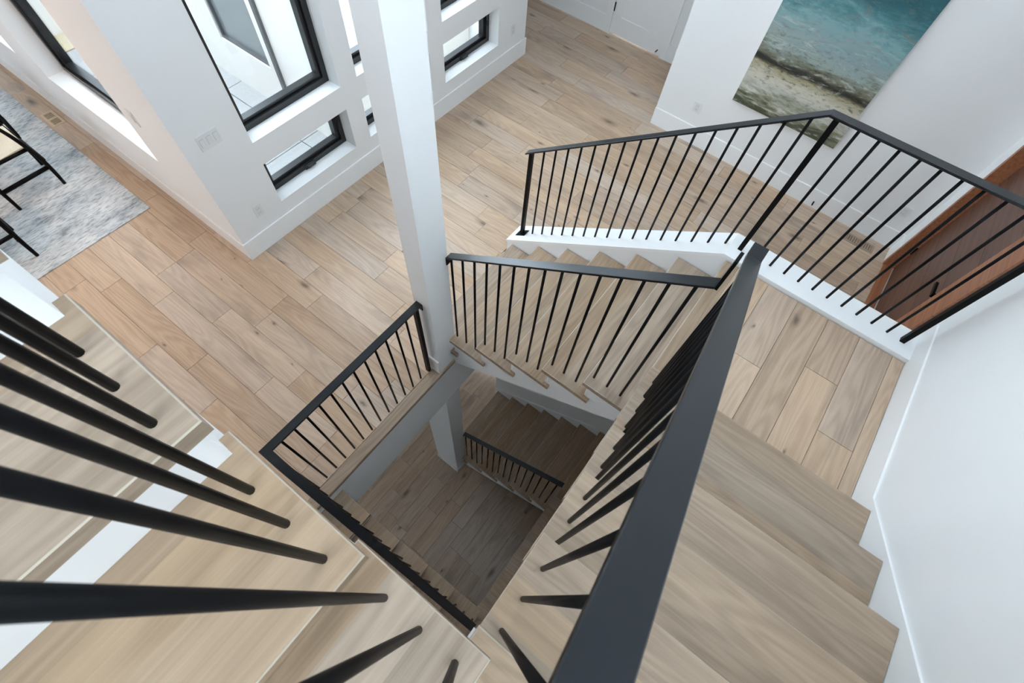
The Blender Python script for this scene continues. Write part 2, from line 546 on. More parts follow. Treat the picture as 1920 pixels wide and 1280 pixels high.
    lowm = N.new('ShaderNodeMapRange'); lowm.inputs['From Min'].default_value = h; lowm.inputs['From Max'].default_value = h + 0.45; lowm.inputs['To Min'].default_value = 1.0; lowm.inputs['To Max'].default_value = 0.12
    L.new(t, lowm.inputs['Value'])
    mx3 = N.new('ShaderNodeMix'); mx3.data_type = 'RGBA'
    L.new(math_('MULTIPLY', sp3.outputs[0], lowm.outputs[0]), mx3.inputs[0]); L.new(mx2.outputs[2], mx3.inputs[6]); mx3.inputs[7].default_value = (0.66, 0.66, 0.60, 1)
    L.new(mx3.outputs[2], b.inputs['Base Color'])
    b.inputs['Roughness'].default_value = 0.55
    return mt


# ------------------------------------------------------------------ layout constants (units)
RISE = 0.0508
STOREY = 19 * RISE
ZF = -1.0                                   # main floor
ZB = -1.0 - STOREY                          # basement floor
TT = 0.0105                                 # tread thickness
RUN = 0.0725
RUNB = 0.0745
XI, XO = 0.329, 0.648                       # flight A: inner and outer tread ends
YA0 = 0.420                                 # first nosing of flight A
YI, YO = -0.012, -0.321                     # flight B inner / outer
XB0 = 0.361
XC, XCO = -0.018, -0.330                    # flight C inner / outer
YC0 = -0.0224
WELL_Y = 0.341
W1 = 0.9035                                 # window wall, room face
W2 = 0.235                                  # dining wall, room face
XP = 1.343                                  # painting wall face
YD = -0.365                                 # entry door wall face
XH = 1.655                                  # hall wall face
HI = 0.62                                   # top of the tall walls
HL = 0.62                                  # top of window walls

# ------------------------------------------------------------------ main floor
floor = boxes('floor', [(-1.24, 0.24, 0.93, 2.64, -1.18, -1.006), (-1.24, 0.705, 0.3665, 0.93, -1.18, -1.006), (0.705, 1.349, -0.42, 0.93, -1.18, -1.006), (1.349, 1.72, 0.3, 1.35, -1.18, -1.006)], M['underlay'])
tag(floor, 'pale whitewashed oak plank floor of the main storey', 'floor', kind='structure')
PITCH = 0.0527


def zone_x(y):
    """allowed x intervals at a given y on the main floor"""
    if y < 0.3665:
        return [(0.7055, XP)]
    if y < 0.402:
        return [(-0.42, 0.648), (0.7055, XP)]
    if y < 0.445:
        return [(-0.42, 0.648), (0.7055, XH + .03)]
    if y < W1:
        return [(-0.42, XH + .03)]
    return [(-0.42, W2), (1.349, XH + .03)]


def plank(parent, x0, x1, y0, y1, ztop, mat, th=0.0045):
    g = 0.0003
    return box('plank', x0 + g, x1 - g, y0 + g, y1 - g, ztop - th, ztop, mat, parent, bev=0.0002)


yz = [-0.365, 0.3665, 0.402, 0.445, W1, 2.30]
rr = random.Random(11)
r0 = int(math.floor((-0.42 - 0.0075) / PITCH))
for rix in range(r0, 33):
    rx0 = 0.0075 + PITCH * rix
    rx1 = rx0 + PITCH
    joints = []
    y = -0.9 + rr.random() * 0.4
    while y < 2.6:
        joints.append(y)
        y += rr.choice((0.20, 0.25, 0.28, 0.30, 0.33, 0.36)) * rr.uniform(0.95, 1.05)
    segs = []
    for a, b_ in zip(yz[:-1], yz[1:]):
        for (xa, xb) in zone_x((a + b_) / 2):
            lo, hi = max(rx0, xa), min(rx1, xb)
            if hi - lo < 0.004:
                continue
            for s in segs:
                if abs(s[0] - lo) < 1e-6 and abs(s[1] - hi) < 1e-6 and abs(s[3] - a) < 1e-6:
                    s[3] = b_
                    break
            else:
                segs.append([lo, hi, a, b_])
    for lo, hi, a, b_ in segs:
        cuts = [a] + [j for j in joints if a + 0.03 < j < b_ - 0.03] + [b_]
        for c0, c1 in zip(cuts[:-1], cuts[1:]):
            plank(floor, lo, hi, c0, c1, ZF, M['plank_y'])
# bull-nosed border board along the well edge
box('border_board', -0.33, 0.345, WELL_Y, 0.3665, ZF - TT, ZF + 0.0003, M['tread_x'], floor, bev=0.0012)

# slab edge facing the stair well
fas = boxes('trim_1', [(-0.33, 0.648, 0.3465, 0.3665, -1.18, ZF - TT)], M['white'])
tag(fas, 'white painted slab edge below the main floor at the stair well', 'fascia', kind='structure')
ceil = box('ceiling', -0.75, 1.0, 0.3465, 1.3, -1.19, -1.1802, M['white'])
tag(ceil, 'white ceiling of the lower storey', 'ceiling', kind='structure')

# ------------------------------------------------------------------ basement
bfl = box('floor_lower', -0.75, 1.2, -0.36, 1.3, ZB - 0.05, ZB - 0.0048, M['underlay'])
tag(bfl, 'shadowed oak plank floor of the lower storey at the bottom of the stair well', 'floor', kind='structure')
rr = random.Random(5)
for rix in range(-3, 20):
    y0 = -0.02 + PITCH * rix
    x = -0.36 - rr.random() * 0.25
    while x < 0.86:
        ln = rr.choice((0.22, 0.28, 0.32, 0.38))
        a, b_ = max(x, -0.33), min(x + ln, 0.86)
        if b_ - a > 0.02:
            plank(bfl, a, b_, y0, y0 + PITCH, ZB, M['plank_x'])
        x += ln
for nm, args, lab in (('wall_lower_back', (-0.75, 1.2, 1.3, 1.34, ZB, -1.19), 'white back wall of the lower storey'),
                      ('wall_lower_side', (-0.79, -0.75, -0.42, 1.34, ZB, -1.0), 'white side wall of the lower storey'),
                      ('wall_lower_far', (1.2, 1.24, -0.42, 1.34, ZB, -1.19), 'white far wall of the lower storey')):
    tag(box(nm, *args, M['white']), lab, 'wall', kind='structure')


# unseen fill lamps added to brighten the lower storey
M['lamp'] = plain('fill_lamp_diffuser', (0.9, 0.9, 0.88), 0.4)
_b = M['lamp'].node_tree.nodes['Principled BSDF']
_b.inputs['Emission Color'].default_value = (1.0, 0.93, 0.84, 1)
_b.inputs['Emission Strength'].default_value = 1.0
for i, (x, y) in enumerate(((0.05, 0.60), (0.42, 0.66), (0.80, 0.60))):
    dl = empty('fill_light', V(x, y, -1.1905), ('added unseen fill lamp in the lower ceiling near the dining side', 'added unseen fill lamp in the lower ceiling behind the column', 'added unseen fill lamp in the lower ceiling near the far wall')[i], 'lamp', 'added fill lamps of the lower ceiling')
    rod('trim_ring', V(x, y, -1.1902), V(x, y, -1.1922), 0.085, M['trim'], dl, 24)
    rod('diffuser', V(x, y, -1.1923), V(x, y, -1.1930), 0.070, M['lamp'], dl, 24)
    ld = bpy.data.lights.new('fill_light_glow', 'AREA')
    ld.shape = 'DISK'
    ld.size = 0.14
    ld.energy = 0.15
    ld.color = (1.0, 0.93, 0.85)
    lo = bpy.data.objects.new('fill_bulb', ld)
    put(lo, dl, V(x, y, -1.1945))

# ------------------------------------------------------------------ stair flights
def loc_map(kind, s0):
    if kind == 'A':
        return lambda s, t, z: (t, s0 - s, z)
    if kind == 'B':
        return lambda s, t, z: (s0 - s, t, z)
    return lambda s, t, z: (t, s0 + s, z)


def flat_back(o, p1, p0):
    """drop the chamfer on the back edge, where the next board butts against the front board"""
    ax = 0 if abs(p1[0] - p0[0]) > 0.5 else 1
    sgn = 1 if p1[ax] > p0[ax] else -1
    vs = o.data.vertices
    lim = max(v.co[ax] * sgn for v in vs)
    for v in vs:
        if v.co[ax] * sgn > lim - 0.0055:
            v.co[ax] = lim * sgn
    o.data.update()


def flight(label, kind, s0, z0, n, run, t_in, t_out, body_t0, body_t1, zmin=None, depth=None, top_extra=True, notch=None):
    """n treads, first nosing at s=0 with top z0, ascending with s; t across"""
    f = loc_map(kind, s0)
    mat = M['tread_x'] if kind in 'AC' else M['tread_y']
    D = depth or (run + 0.0195)
    p0 = f(0, (t_in + t_out) / 2, z0 - RISE)
    root = empty('stair_flight', V(*p0), label, 'stairs', 'flights of the oak stair')

    def bx(name, s_a, s_b, ta, tb, za, zb, mt, par, bev=0.0, edge=None):
        a, b_ = f(s_a, ta, za), f(s_b, tb, zb)
        return box(name, a[0], b_[0], a[1], b_[1], a[2], b_[2], mt, par, bev, edge)

    for i in range(n):
        zt = z0 + i * RISE
        s = i * run
        c1, c2 = s + 0.036 + 0.004 * (i % 2), s + 0.0665
        ta = t_in
        if notch and i == 0:
            c2, ta = notch[0], notch[1]
        bv = 0.0007 if kind == 'C' else 0.0005
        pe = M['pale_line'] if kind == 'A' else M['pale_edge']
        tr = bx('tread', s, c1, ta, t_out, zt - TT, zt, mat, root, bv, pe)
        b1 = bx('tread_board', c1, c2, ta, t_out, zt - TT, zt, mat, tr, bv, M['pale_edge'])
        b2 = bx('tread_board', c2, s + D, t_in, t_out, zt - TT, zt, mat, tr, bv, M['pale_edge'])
        q1, q0 = f(1, 0, 0), f(0, 0, 0)
        flat_back(tr, q1, q0)
        flat_back(b1, q1, q0)
        flat_back(b1, q0, q1)
        flat_back(b2, q0, q1)
    nr = n + (1 if top_extra else 0)
    for i in range(nr):
        zt = z0 + i * RISE
        s = i * run
        zb_ = zt - RISE
        bx('riser', s + 0.0085, s + 0.0125, notch[1] if (notch and i == 0) else body_t0, body_t1, zb_ + 0.0002, zt - TT - 0.0002, M['trim'], root)
    # carriage: saw-tooth body under treads, flat sloping soffit
    slope = RISE / run
    poly = []
    for i in range(n):
        zt = z0 + i * RISE - TT - 0.0004
        s = i * run + 0.0127
        e = (i + 1) * run + 0.0127
        poly += [(s, zt), (e, zt)]
    end = n * run + 0.0127
    zlast = z0 + (n - 1) * RISE - TT - 0.0004

    def zb(s):
        v = z0 + slope * s - 0.118
        return v if zmin is None else max(v, zmin)
    low = [(end, zb(end))]
    if zmin is not None and z0 + slope * 0.0127 - 0.118 < zmin:
        sk = (zmin - z0 + 0.118) / slope
        low.append((sk, zmin))
        low.append((0.0127, zmin))
    else:
        low.append((0.0127, zb(0.0127)))
    poly += low
    pts = []
    for s, z in poly:
        w = f(s, 0, z)
        pts.append((w[1] if kind in 'AC' else w[0], z))
    prism('stringer', pts, 'x' if kind in 'AC' else 'y', notch[1] if notch else body_t0, body_t1, M['white'], root)
    if notch:
        cut = [(f(notch[0], 0, 0)[1], zz) for zz in (zb(notch[0]), z0 - TT - 0.0004)]
        inner = [cut[1]] + [q for q in pts if q[0] < cut[0][0] - 1e-6] + [cut[0]]
        prism('stringer', inner, 'x', body_t0, notch[1], M['white'], root)
    return root


for lv, (la, lb, lc) in enumerate((
        ('oak flight rising from the main floor beside the square white column', 'oak flight rising along the white stair wall below the big handrail', 'close oak flight in the corner with thick black balusters crossing it'),
        ('dim lower flight of oak treads behind the short rail deep in the well', 'dark lower flight hidden below the flight along the stair wall', 'shadowed flight going down from the main floor under the long black handrail'))):
    dz = -STOREY * lv
    zA = ZF + RISE + dz
    flight(la, 'A', YA0, zA, 6, RUN, XI, XO - 0.002, 0.335, XO - 0.002, zmin=(ZB if lv else -1.17), notch=(YA0 - 0.3452, 0.3453))
    zBt = ZF + 8 * RISE + dz
    flight(lb, 'B', XB0, zBt, 5, RUNB, YI, YO, -0.018, YO, zmin=(ZB if lv else None))
    zCt = ZF + 14 * RISE + dz
    flight(lc, 'C', YC0, zCt, 5, RUN, XC, XCO, -0.024, XCO, zmin=(ZB if lv else None))
    # landings
    zL = ZF + 7 * RISE + dz
    Ld = empty('stair_landing', V(0.5, -0.17, zL), ('oak landing of pale planks beside the white ledge with thin balusters', 'lower landing of dark planks below the pale plank landing')[lv], 'landing', 'stair landings')
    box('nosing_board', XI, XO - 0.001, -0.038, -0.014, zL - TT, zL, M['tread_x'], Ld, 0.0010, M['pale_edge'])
    box('fascia', 0.335, XO - 0.001, YO, -0.0225, zL - 0.105, zL - TT - 0.0004, M['white'], Ld)
    rr = random.Random(21 + lv)
    ys = [-0.038, -0.0925, -0.145, -0.1975, -0.2495, -0.302, YO]
    fixed = {1: [0.493], 2: [], 3: [0.541], 4: [0.455, 0.56][:1], 0: [0.52], 5: []}
    if lv == 0:
        fixed[2] = []
        fixed[3] = [0.541]
    for i in range(6):
        cuts = [0.345] + fixed[i] + [XO - 0.001]
        for a, b_ in zip(cuts[:-1], cuts[1:]):
            plank(Ld, a, b_, ys[i + 1], ys[i], zL, M['plank_x'])
    zM = ZF + 13 * RISE + dz
    Lm = empty('stair_landing', V(-0.17, -0.17, zM), ('small oak corner landing under the crossing black balusters', 'lower corner landing deep below the first close treads')[lv], 'landing', 'stair landings')
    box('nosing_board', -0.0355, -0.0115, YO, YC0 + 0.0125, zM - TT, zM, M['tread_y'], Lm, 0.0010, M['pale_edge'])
    box('fascia', XCO, -0.0185, YO, YC0 + 0.012, zM - 0.105, zM - TT - 0.0004, M['white'], Lm)
    for i in range(6):
        a = -0.0355 - 0.05 * i
        plank(Lm, max(a - 0.05, XCO), a, YO, YC0 + 0.012, zM, M['plank_y'])


# ------------------------------------------------------------------ walls around the stair
# knee wall with sloped cap carrying the outer railing
kw = prism('wall_knee', [(YO, ZB), (0.436, ZB), (0.436, -0.955), (-0.006, -0.6425), (YO, -0.6425)], 'x', XO, 0.7035, M['white'])
tag(kw, 'low white stair wall with a sloping top beside the entry flight', 'wall', kind='structure')
cap = prism('trim_2', [(0.440, -0.9575), (0.440, -0.9485), (-0.005, -0.6355), (YO - 0.0055, -0.6355), (YO - 0.0055, -0.6424), (-0.006, -0.6424), (0.4365, -0.9549)], 'x', 0.6475, 0.7055, M['trim'])
tag(cap, 'white painted ledge sloping up along the low stair wall', 'ledge', kind='structure')
bw = boxes('wall_stair', [(-0.40, 0.712, -0.366, -0.3243, ZB, 0.06), (-0.40, -0.20, -0.366, -0.3243, 0.06, HI), (0.62, 0.712, -0.366, -0.3243, 0.06, HI), (-0.20, 0.62, -0.366, -0.3243, 0.56, HI)], M['white'])
tag(bw, 'tall white wall behind the landing and the rising treads', 'wall', kind='structure')
cw = boxes('wall_far_stair', [(-0.40, -0.3305, -0.3243, 0.345, ZB, 0.00), (-0.40, -0.3305, -0.3243, -0.28, 0.00, HI), (-0.40, -0.3305, 0.30, 0.345, 0.00, HI), (-0.40, -0.3305, -0.28, 0.30, 0.56, HI)], M['white'])
tag(cw, 'white wall along the outer side of the close flight', 'wall', kind='structure')


def skirt(name, dz, lab):
    zl = ZF + 7 * RISE + dz
    zt = zl + 0.0435
    top = [(0.704 if dz == 0 else XO, zt), (0.383, zt)]
    k = RISE / RUNB
    xe = -0.0115
    ze = zt + (0.383 - xe) * k
    top += [(xe, ze), (XCO, ze)]
    zlow = ze - 0.10
    bot = [(XCO, zlow), (xe, zlow), (0.37, zl - 0.06), (0.704 if dz == 0 else XO, zl - 0.06)]
    o = prism(name, top + bot, 'y', -0.3215, -0.3243, M['trim'])
    return tag(o, lab, 'skirting', kind='structure')


skirt('trim_3', 0, 'white skirting board stepping up the stair wall beside the treads')
skirt('trim_4', -STOREY, 'white skirting board on the lower stair wall')
# skirting on the lower outer wall
lk = RISE / RUN
o = prism('trim_5', [(0.436, ZB), (0.436, ZB + 0.057), (0.425, ZB + 0.062), (-0.02, ZB + 0.062 + 0.445 * lk), (-0.02, ZB + 0.445 * lk - 0.06), (0.38, ZB)], 'x', 0.6445, XO, M['trim'])
tag(o, 'white skirting board along the lower flight of treads', 'skirting', kind='structure')

# square column
colm = boxes('column', [(0.2915, 0.345, 0.3455, 0.385, ZF, HI), (0.2935, 0.345, 0.3455, 0.445, ZB, -1.18)], M['white'])
tag(colm, 'square white column standing at the corner of the stair well', 'column', kind='structure')
box('baseboard', 0.2880, 0.2915, 0.3455, 0.385, ZF, -0.946, M['trim'], colm)
boxes('baseboard', [(0.2905, 0.2935, 0.3425, 0.448, ZB, ZB + 0.03), (0.2935, 0.330, 0.3425, 0.3455, ZB, ZB + 0.03)], M['trim'], colm)
cb = box('wall_stub', 0.345, XO, 0.385, 0.42, -1.18, -1.05, M['white'])
tag(cb, 'white header under the first treads of the entry flight', 'wall', kind='structure')

# roof over the hall with an added skylight, low ceiling over the dining room
CZ = 0.62
SK = (0.35, 0.95, 0.05, 0.36)              # unseen skylight opening, added and sized to light the hall
tag(boxes('ceiling_upper', [(-1.24, SK[0], -0.42, W1 + 0.06, CZ, CZ + 0.05), (SK[1], 1.72, -0.42, W1 + 0.06, CZ, CZ + 0.05), (SK[0], SK[1], -0.42, SK[2], CZ, CZ + 0.05), (SK[0], SK[1], SK[3], W1 + 0.06, CZ, CZ + 0.05),
                           (1.349, 1.72, W1 + 0.06, 1.36, CZ, CZ + 0.05)], M['white']), 'white ceiling high above the stair with an added skylight opening', 'ceiling', kind='structure')
tag(box('ceiling_dining', -1.2, W2, W1 + 0.06, 2.64, -0.20, -0.15, M['white']), 'white ceiling over the dining room', 'ceiling', kind='structure')
tag(boxes('wall_dining_side', [(-1.24, -1.20, 0.345, 1.25, -1.02, CZ), (-1.24, -1.20, 1.25, 2.2, -1.02, -0.80), (-1.24, -1.20, 1.25, 2.2, -0.52, CZ), (-1.24, -1.20, 2.2, 2.68, -1.02, CZ), (-1.20, -0.40, 0.300, 0.345, -1.02, CZ)], M['white']), 'white wall on the far side of the dining room', 'wall', kind='structure')
tag(boxes('wall_dining_end', [(-1.20, 0.297, 2.64, 2.68, -1.02, -0.15), (-1.20, W2, W1 + 0.06, W1 + 0.10, -0.15, CZ)], M['white']), 'white end wall of the dining room', 'wall', kind='structure')

# ------------------------------------------------------------------ window walls
D1 = 0.036                                  # depth from room face to frame
TH = 0.060                                  # wall thickness
cols = [(0.365, 0.610), (0.661, 0.906), (0.960, 1.205)]
LZ0, LZ1, BZ0, BZ1 = -0.908, -0.797, -0.740, -0.12
cells = []
xs = [W2] + [v for c in cols for v in c] + [1.349]
for i in range(0, len(xs) - 1):
    if i % 2 == 0:
        cells.append((xs[i], xs[i + 1], W1, W1 + TH, -1.02, HL))
    else:
        for (a, b_) in ((-1.02, LZ0), (LZ1, BZ0), (BZ1, HL)):
            cells.append((xs[i], xs[i + 1], W1, W1 + TH, a, b_))
ww = boxes('wall_window', cells, M['white'])
tag(ww, 'white wall pierced by tall and low black framed windows', 'wall', kind='structure')
TH2 = 0.062
DW = [(1.112, 1.547), (1.690, 2.125)]
DZ0, DZ1 = -0.824, -0.20
cells = [(W2, W2 + TH2, W1 + TH, DW[0][0], -1.02, -0.15), (W2, W2 + TH2, DW[0][1], DW[1][0], -1.02, -0.15), (W2, W2 + TH2, DW[1][1], 2.64, -1.02, -0.15)]
for a, b_ in DW:
    cells += [(W2, W2 + TH2, a, b_, -1.02, DZ0), (W2, W2 + TH2, a, b_, DZ1, -0.15)]
dw = boxes('wall_dining', cells, M['white'])
tag(dw, 'white dining room wall with deep window recesses', 'wall', kind='structure')


def sweep_frame(name, outer, inner, y0, y1, mat, parent, plane='y'):
    (a0, a1, z0, z1), (b0, b1, c0, c1) = outer, inner
    L_ = [(a0, b0, z0, z1), (b1, a1, z0, z1), (b0, b1, z0, c0), (b0, b1, c1, z1)]
    if plane == 'y':
        return boxes(name, [(p, q, y0, y1, r, s) for p, q, r, s in L_], mat, parent)
    return boxes(name, [(y0, y1, p, q, r, s) for p, q, r, s in L_], mat, parent)


wn = 0


def window(a0, a1, z0, z1, face, depth, plane, label, crank=False, thick=0.026):
    global wn
    wn += 1
    cx = (a0 + a1) / 2
    w = empty('window_%d' % wn, V(cx, face + depth, z0) if plane == 'y' else V(face + depth, cx, z0), label, 'window', kind='structure')
    e = 0.0004
    fw = 0.0135
    o, i_ = (a0 + e, a1 - e, z0 + e, z1 - e), (a0 + fw, a1 - fw, z0 + fw, z1 - fw)
    sweep_frame('frame', o, i_, face + depth, face + depth + thick, M['winblack'], w, plane)
    sw = 0.0085
    s = sweep_frame('sash', (i_[0] + e, i_[1] - e, i_[2] + e, i_[3] - e), (i_[0] + sw, i_[1] - sw, i_[2] + sw, i_[3] - sw), face + depth + 0.006, face + depth + thick - 0.003, M['winblack'], w, plane)
    g0, g1 = face + depth + 0.014, face + depth + 0.0155
    rect = (i_[0] + sw - 0.001, i_[1] - sw + 0.001, i_[2] + sw - 0.001, i_[3] - sw + 0.001)
    if plane == 'y':
        box('pane', rect[0], rect[1], g0, g1, rect[2], rect[3], M['glass'], w)
    else:
        box('pane', g0, g1, rect[0], rect[1], rect[2], rect[3], M['glass'], w)
    if crank:
        h = boxes('crank_handle', [(cx - 0.016, cx + 0.016, face + depth - 0.004, face + depth + 0.001, z0 + 0.001, z0 + 0.0115),
                                   (cx - 0.010, cx + 0.013, face + depth - 0.008, face + depth - 0.003, z0 + 0.004, z0 + 0.010)], M['winblack'], w, 0.0012)
        box('latch', a1 - fw + 0.001, a1 - fw + 0.006, face + depth - 0.003, face + depth + 0.002, z0 + 0.05, z0 + 0.066, M['winblack'], w, 0.001)
    return w


nm = ['nearest the light switches', 'partly behind the square column', 'at the end of the wall near the hall']
for c, d in zip(cols, nm):
    window(c[0], c[1], BZ0, BZ1, W1, D1, 'y', 'tall black framed window ' + d)
for c, d in zip(cols, nm):
    window(c[0], c[1], LZ0, LZ1, W1, D1, 'y', 'low black crank window ' + d, crank=True)
for (a, b_), d in zip(DW, ('above the floor vent', 'at the far end of the dining wall')):
    window(a, b_, DZ0, DZ1, W2, 0.041, 'x', 'large black framed dining window ' + d)

window(-0.28, 0.30, 0.00, 0.56, -0.40, 0.02, 'x', 'large added stair window high in the outer stair wall')  # unseen window added to light the stringer and painting wall
window(-0.20, 0.62, 0.06, 0.56, -0.366, 0.012, 'y', 'wide added window high above the landing')  # unseen window added to light the column and slab edge

# baseboards
BT = 0.0042
BZ = -0.9455


def base(name, lab, *args):
    return tag(box(name, *args, M['trim'], bev=0.001), lab, 'baseboard', kind='structure')


base('baseboard_window', 'tall white baseboard under the row of low windows', W2 - BT, 1.349 + BT, W1 - BT, W1, ZF, BZ)
base('baseboard_dining', 'white baseboard along the dining room wall', W2 - BT, W2, W1, 2.6, ZF, BZ)
base('baseboard_painting', 'tall white baseboard under the abstract painting', XP - BT, XP, YD + BT, 0.402, ZF, BZ)
base('baseboard_hall', 'white baseboard beside the white panel door', XH - BT, XH, 0.775, 1.3, ZF, BZ)
base('baseboard_entry', 'short white baseboard between the corner and the dark wood door', 1.284, XP, YD, YD + BT, ZF, BZ)

# painting wall, hall walls, entry door wall
tag(box('wall_painting', XP, XP + 0.0399, YD - 0.05, 0.402, ZF - 0.02, HI, M['white']), 'white wall holding the abstract painting', 'wall', kind='structure')
DH = -1 + 2.05 / S
tag(boxes('wall_hall', [(XH, XH + 0.04, 0.3, 0.547, ZF - 0.02, HI), (XH, XH + 0.04, 0.752, 1.35, ZF - 0.02, HI), (XH, XH + 0.04, 0.547, 0.752, DH, HI)], M['white']), 'white hall wall around the panel door', 'wall', kind='structure')
tag(box('wall_hall_end', 1.349, XH, 1.31, 1.35, ZF - 0.02, HI, M['white']), 'white wall closing the end of the hall', 'wall', kind='structure')
tag(box('wall_hall_return', XP + 0.04, XH, 0.362, 0.402, ZF - 0.02, HI, M['white']), 'white return wall beside the panel door', 'wall', kind='structure')
tag(box('wall_hall_side', 1.309, 1.349, W1 + TH, 1.35, -1.02, HI, M['white']), 'white side wall of the hall behind the window wall', 'wall', kind='structure')
EX0, EX1 = 0.832, 1.283                      # entry door frame
EZ = -1 + 2.55 / S
tag(boxes('wall_entry', [(0.712, EX0, YD - 0.05, YD, -1.02, HI), (EX1, XP, YD - 0.05, YD, -1.02, HI), (EX0, EX1, YD - 0.05, YD, EZ, HI)], M['white']), 'white wall around the dark wood entry door', 'wall', kind='structure')

# entry door
ed = empty('door_1', V(1.06, YD - 0.02, ZF), 'dark mahogany entry door of wide boards in a reddish wood frame', 'door', kind='structure')
FWD = 0.0185
boxes('door_frame', [(EX1 - 0.012, EX1 - 0.0003, YD - 0.045, YD + 0.004, ZF, EZ - 0.0003), (EX0 + 0.0003, 0.902, YD - 0.024, YD + 0.004, ZF, EZ - 0.0003), (0.902, EX1 - 0.012, YD - 0.045, YD + 0.004, EZ - 0.016, EZ - 0.0003)], M['mahogany_frame_lit'], ed, 0.0008)
lf0, lf1, ly0, ly1 = 0.9035, EX1 - 0.0125, YD - 0.040, YD - 0.0235
z = ZF + 0.006
nb = 0
while z < EZ - 0.03:
    zt = min(z + 0.0802, EZ - 0.0165)
    box('door_board', lf0, lf1, ly0, ly1, z + 0.0004, zt - 0.0004, M['mahogany'], ed, 0.0006)
    z = zt
box('threshold', 0.902, EX1 - 0.012, YD - 0.0225, YD + 0.002, ZF - 0.004, ZF + 0.003, M['mahogany_frame_lit'], ed, 0.001)
box('sill_strip', 0.902, EX1 - 0.012, YD - 0.040, YD - 0.0226, ZF - 0.004, ZF + 0.005, M['steel'], ed, 0.001)
hx, hz = 0.945, -0.752
hd = box('handle_plate', hx - 0.008, hx + 0.008, ly1, ly1 + 0.003, hz - 0.008, hz + 0.008, M['black'], ed, 0.0006)
boxes('lever', [(hx - 0.0035, hx + 0.0035, ly1 + 0.003, ly1 + 0.015, hz - 0.0035, hz + 0.0035), (hx - 0.0035, hx + 0.036, ly1 + 0.011, ly1 + 0.016, hz - 0.0035, hz + 0.0035)], M['black'], hd, 0.0005)
rod('lock_cylinder', V(hx - 0.002, ly1, hz - 0.024), V(hx - 0.002, ly1 + 0.005, hz - 0.024), 0.026, M['black'], ed)
rod('hinge', V(EX1 - 0.0135, ly1 + 0.002, -0.935), V(EX1 - 0.0135, ly1 + 0.002, -0.912), 0.008, M['black'], ed)

# white panel door in the hall
pd = empty('door_2', V(XH, 0.65, ZF), 'white painted panel door with a black hinge in the hall', 'door', kind='structure')
d0, d1 = 0.5475, 0.7515
boxes('door_leaf', [(XH + 0.001, XH + 0.011, d0, d0 + 0.032, ZF + 0.003, DH), (XH + 0.001, XH + 0.011, d1 - 0.032, d1, ZF + 0.003, DH),
                    (XH + 0.001, XH + 0.011, d0 + 0.032, d1 - 0.032, ZF + 0.003, ZF + 0.062), (XH + 0.001, XH + 0.011, d0 + 0.032, d1 - 0.032, DH - 0.035, DH),
                    (XH + 0.001, XH + 0.011, d0 + 0.032, d1 - 0.032, -0.74, -0.70)], M['trim'], pd)
box('door_panel', XH + 0.0045, XH + 0.008, d0 + 0.032, d1 - 0.032, ZF + 0.062, -0.74, M['trim'], pd)
box('door_panel', XH + 0.0045, XH + 0.008, d0 + 0.032, d1 - 0.032, -0.70, DH - 0.035, M['trim'], pd)
boxes('door_casing', [(XH - 0.0052, XH, d1 + 0.001, d1 + 0.0235, ZF, DH + 0.024), (XH - 0.0052, XH, d0 - 0.0235, d0 - 0.001, ZF, DH + 0.024), (XH - 0.0052, XH, d0 - 0.001, d1 + 0.001, DH + 0.001, DH + 0.024)], M['trim'], pd)
rod('hinge', V(XH - 0.002, d1 - 0.001, -0.925), V(XH - 0.002, d1 - 0.001, -0.898), 0.007, M['black'], pd)
tag(box('baseboard_hall_corner', XH - BT, XH, 0.40, d0 - 0.0236, ZF, BZ, M['trim']), 'white baseboard past the panel door', 'baseboard', kind='structure')


def doorstop(p, d, lab):
    r = empty('door_stop', p, lab, 'door stop', 'black door stops')
    rod('stem', p, Vector(p) + Vector(d) * 0.075, 0.007, M['black'], r)
    rod('bumper', Vector(p) + Vector(d) * 0.0755, Vector(p) + Vector(d) * 0.088, 0.010, M['plate'], r)


doorstop(V(XP - BT - 0.0002, -0.128, -0.981), (-1, 0, 0), 'small black door stop on the baseboard below the painting')
doorstop(V(XH + 0.0008, 0.560, -0.981), (-1, 0, 0), 'small black door stop at the foot of the white panel door')

# ------------------------------------------------------------------ railings
RH = 0.0070                                  # half width of flat hand rail
RT = 0.0036                                  # rail thickness
BR = 0.0075                                  # baluster radius in metres
mt = M['black']


def bal(parent, x, y, zb, zt):
    return rod('baluster', V(x, y, zb), V(x, y, zt), BR, mt, parent, 10)


def level_group(lv):
    return ' of the lower storey' if lv else ''


# inner railing on flights A, B, C (main storey) and G, E (lower storey)
XA = 0.347
YB = -0.0260
XCr = -0.030


def zA_rail(y):
    return -0.630 + (0.341 - y) * 0.717             # rail top over flight A


def zB_rail(x):
    return -0.3375 + (XB0 - x) * 0.64


def zC_rail(y):
    return -0.045 + (y - YC0) * (RISE / RUN)


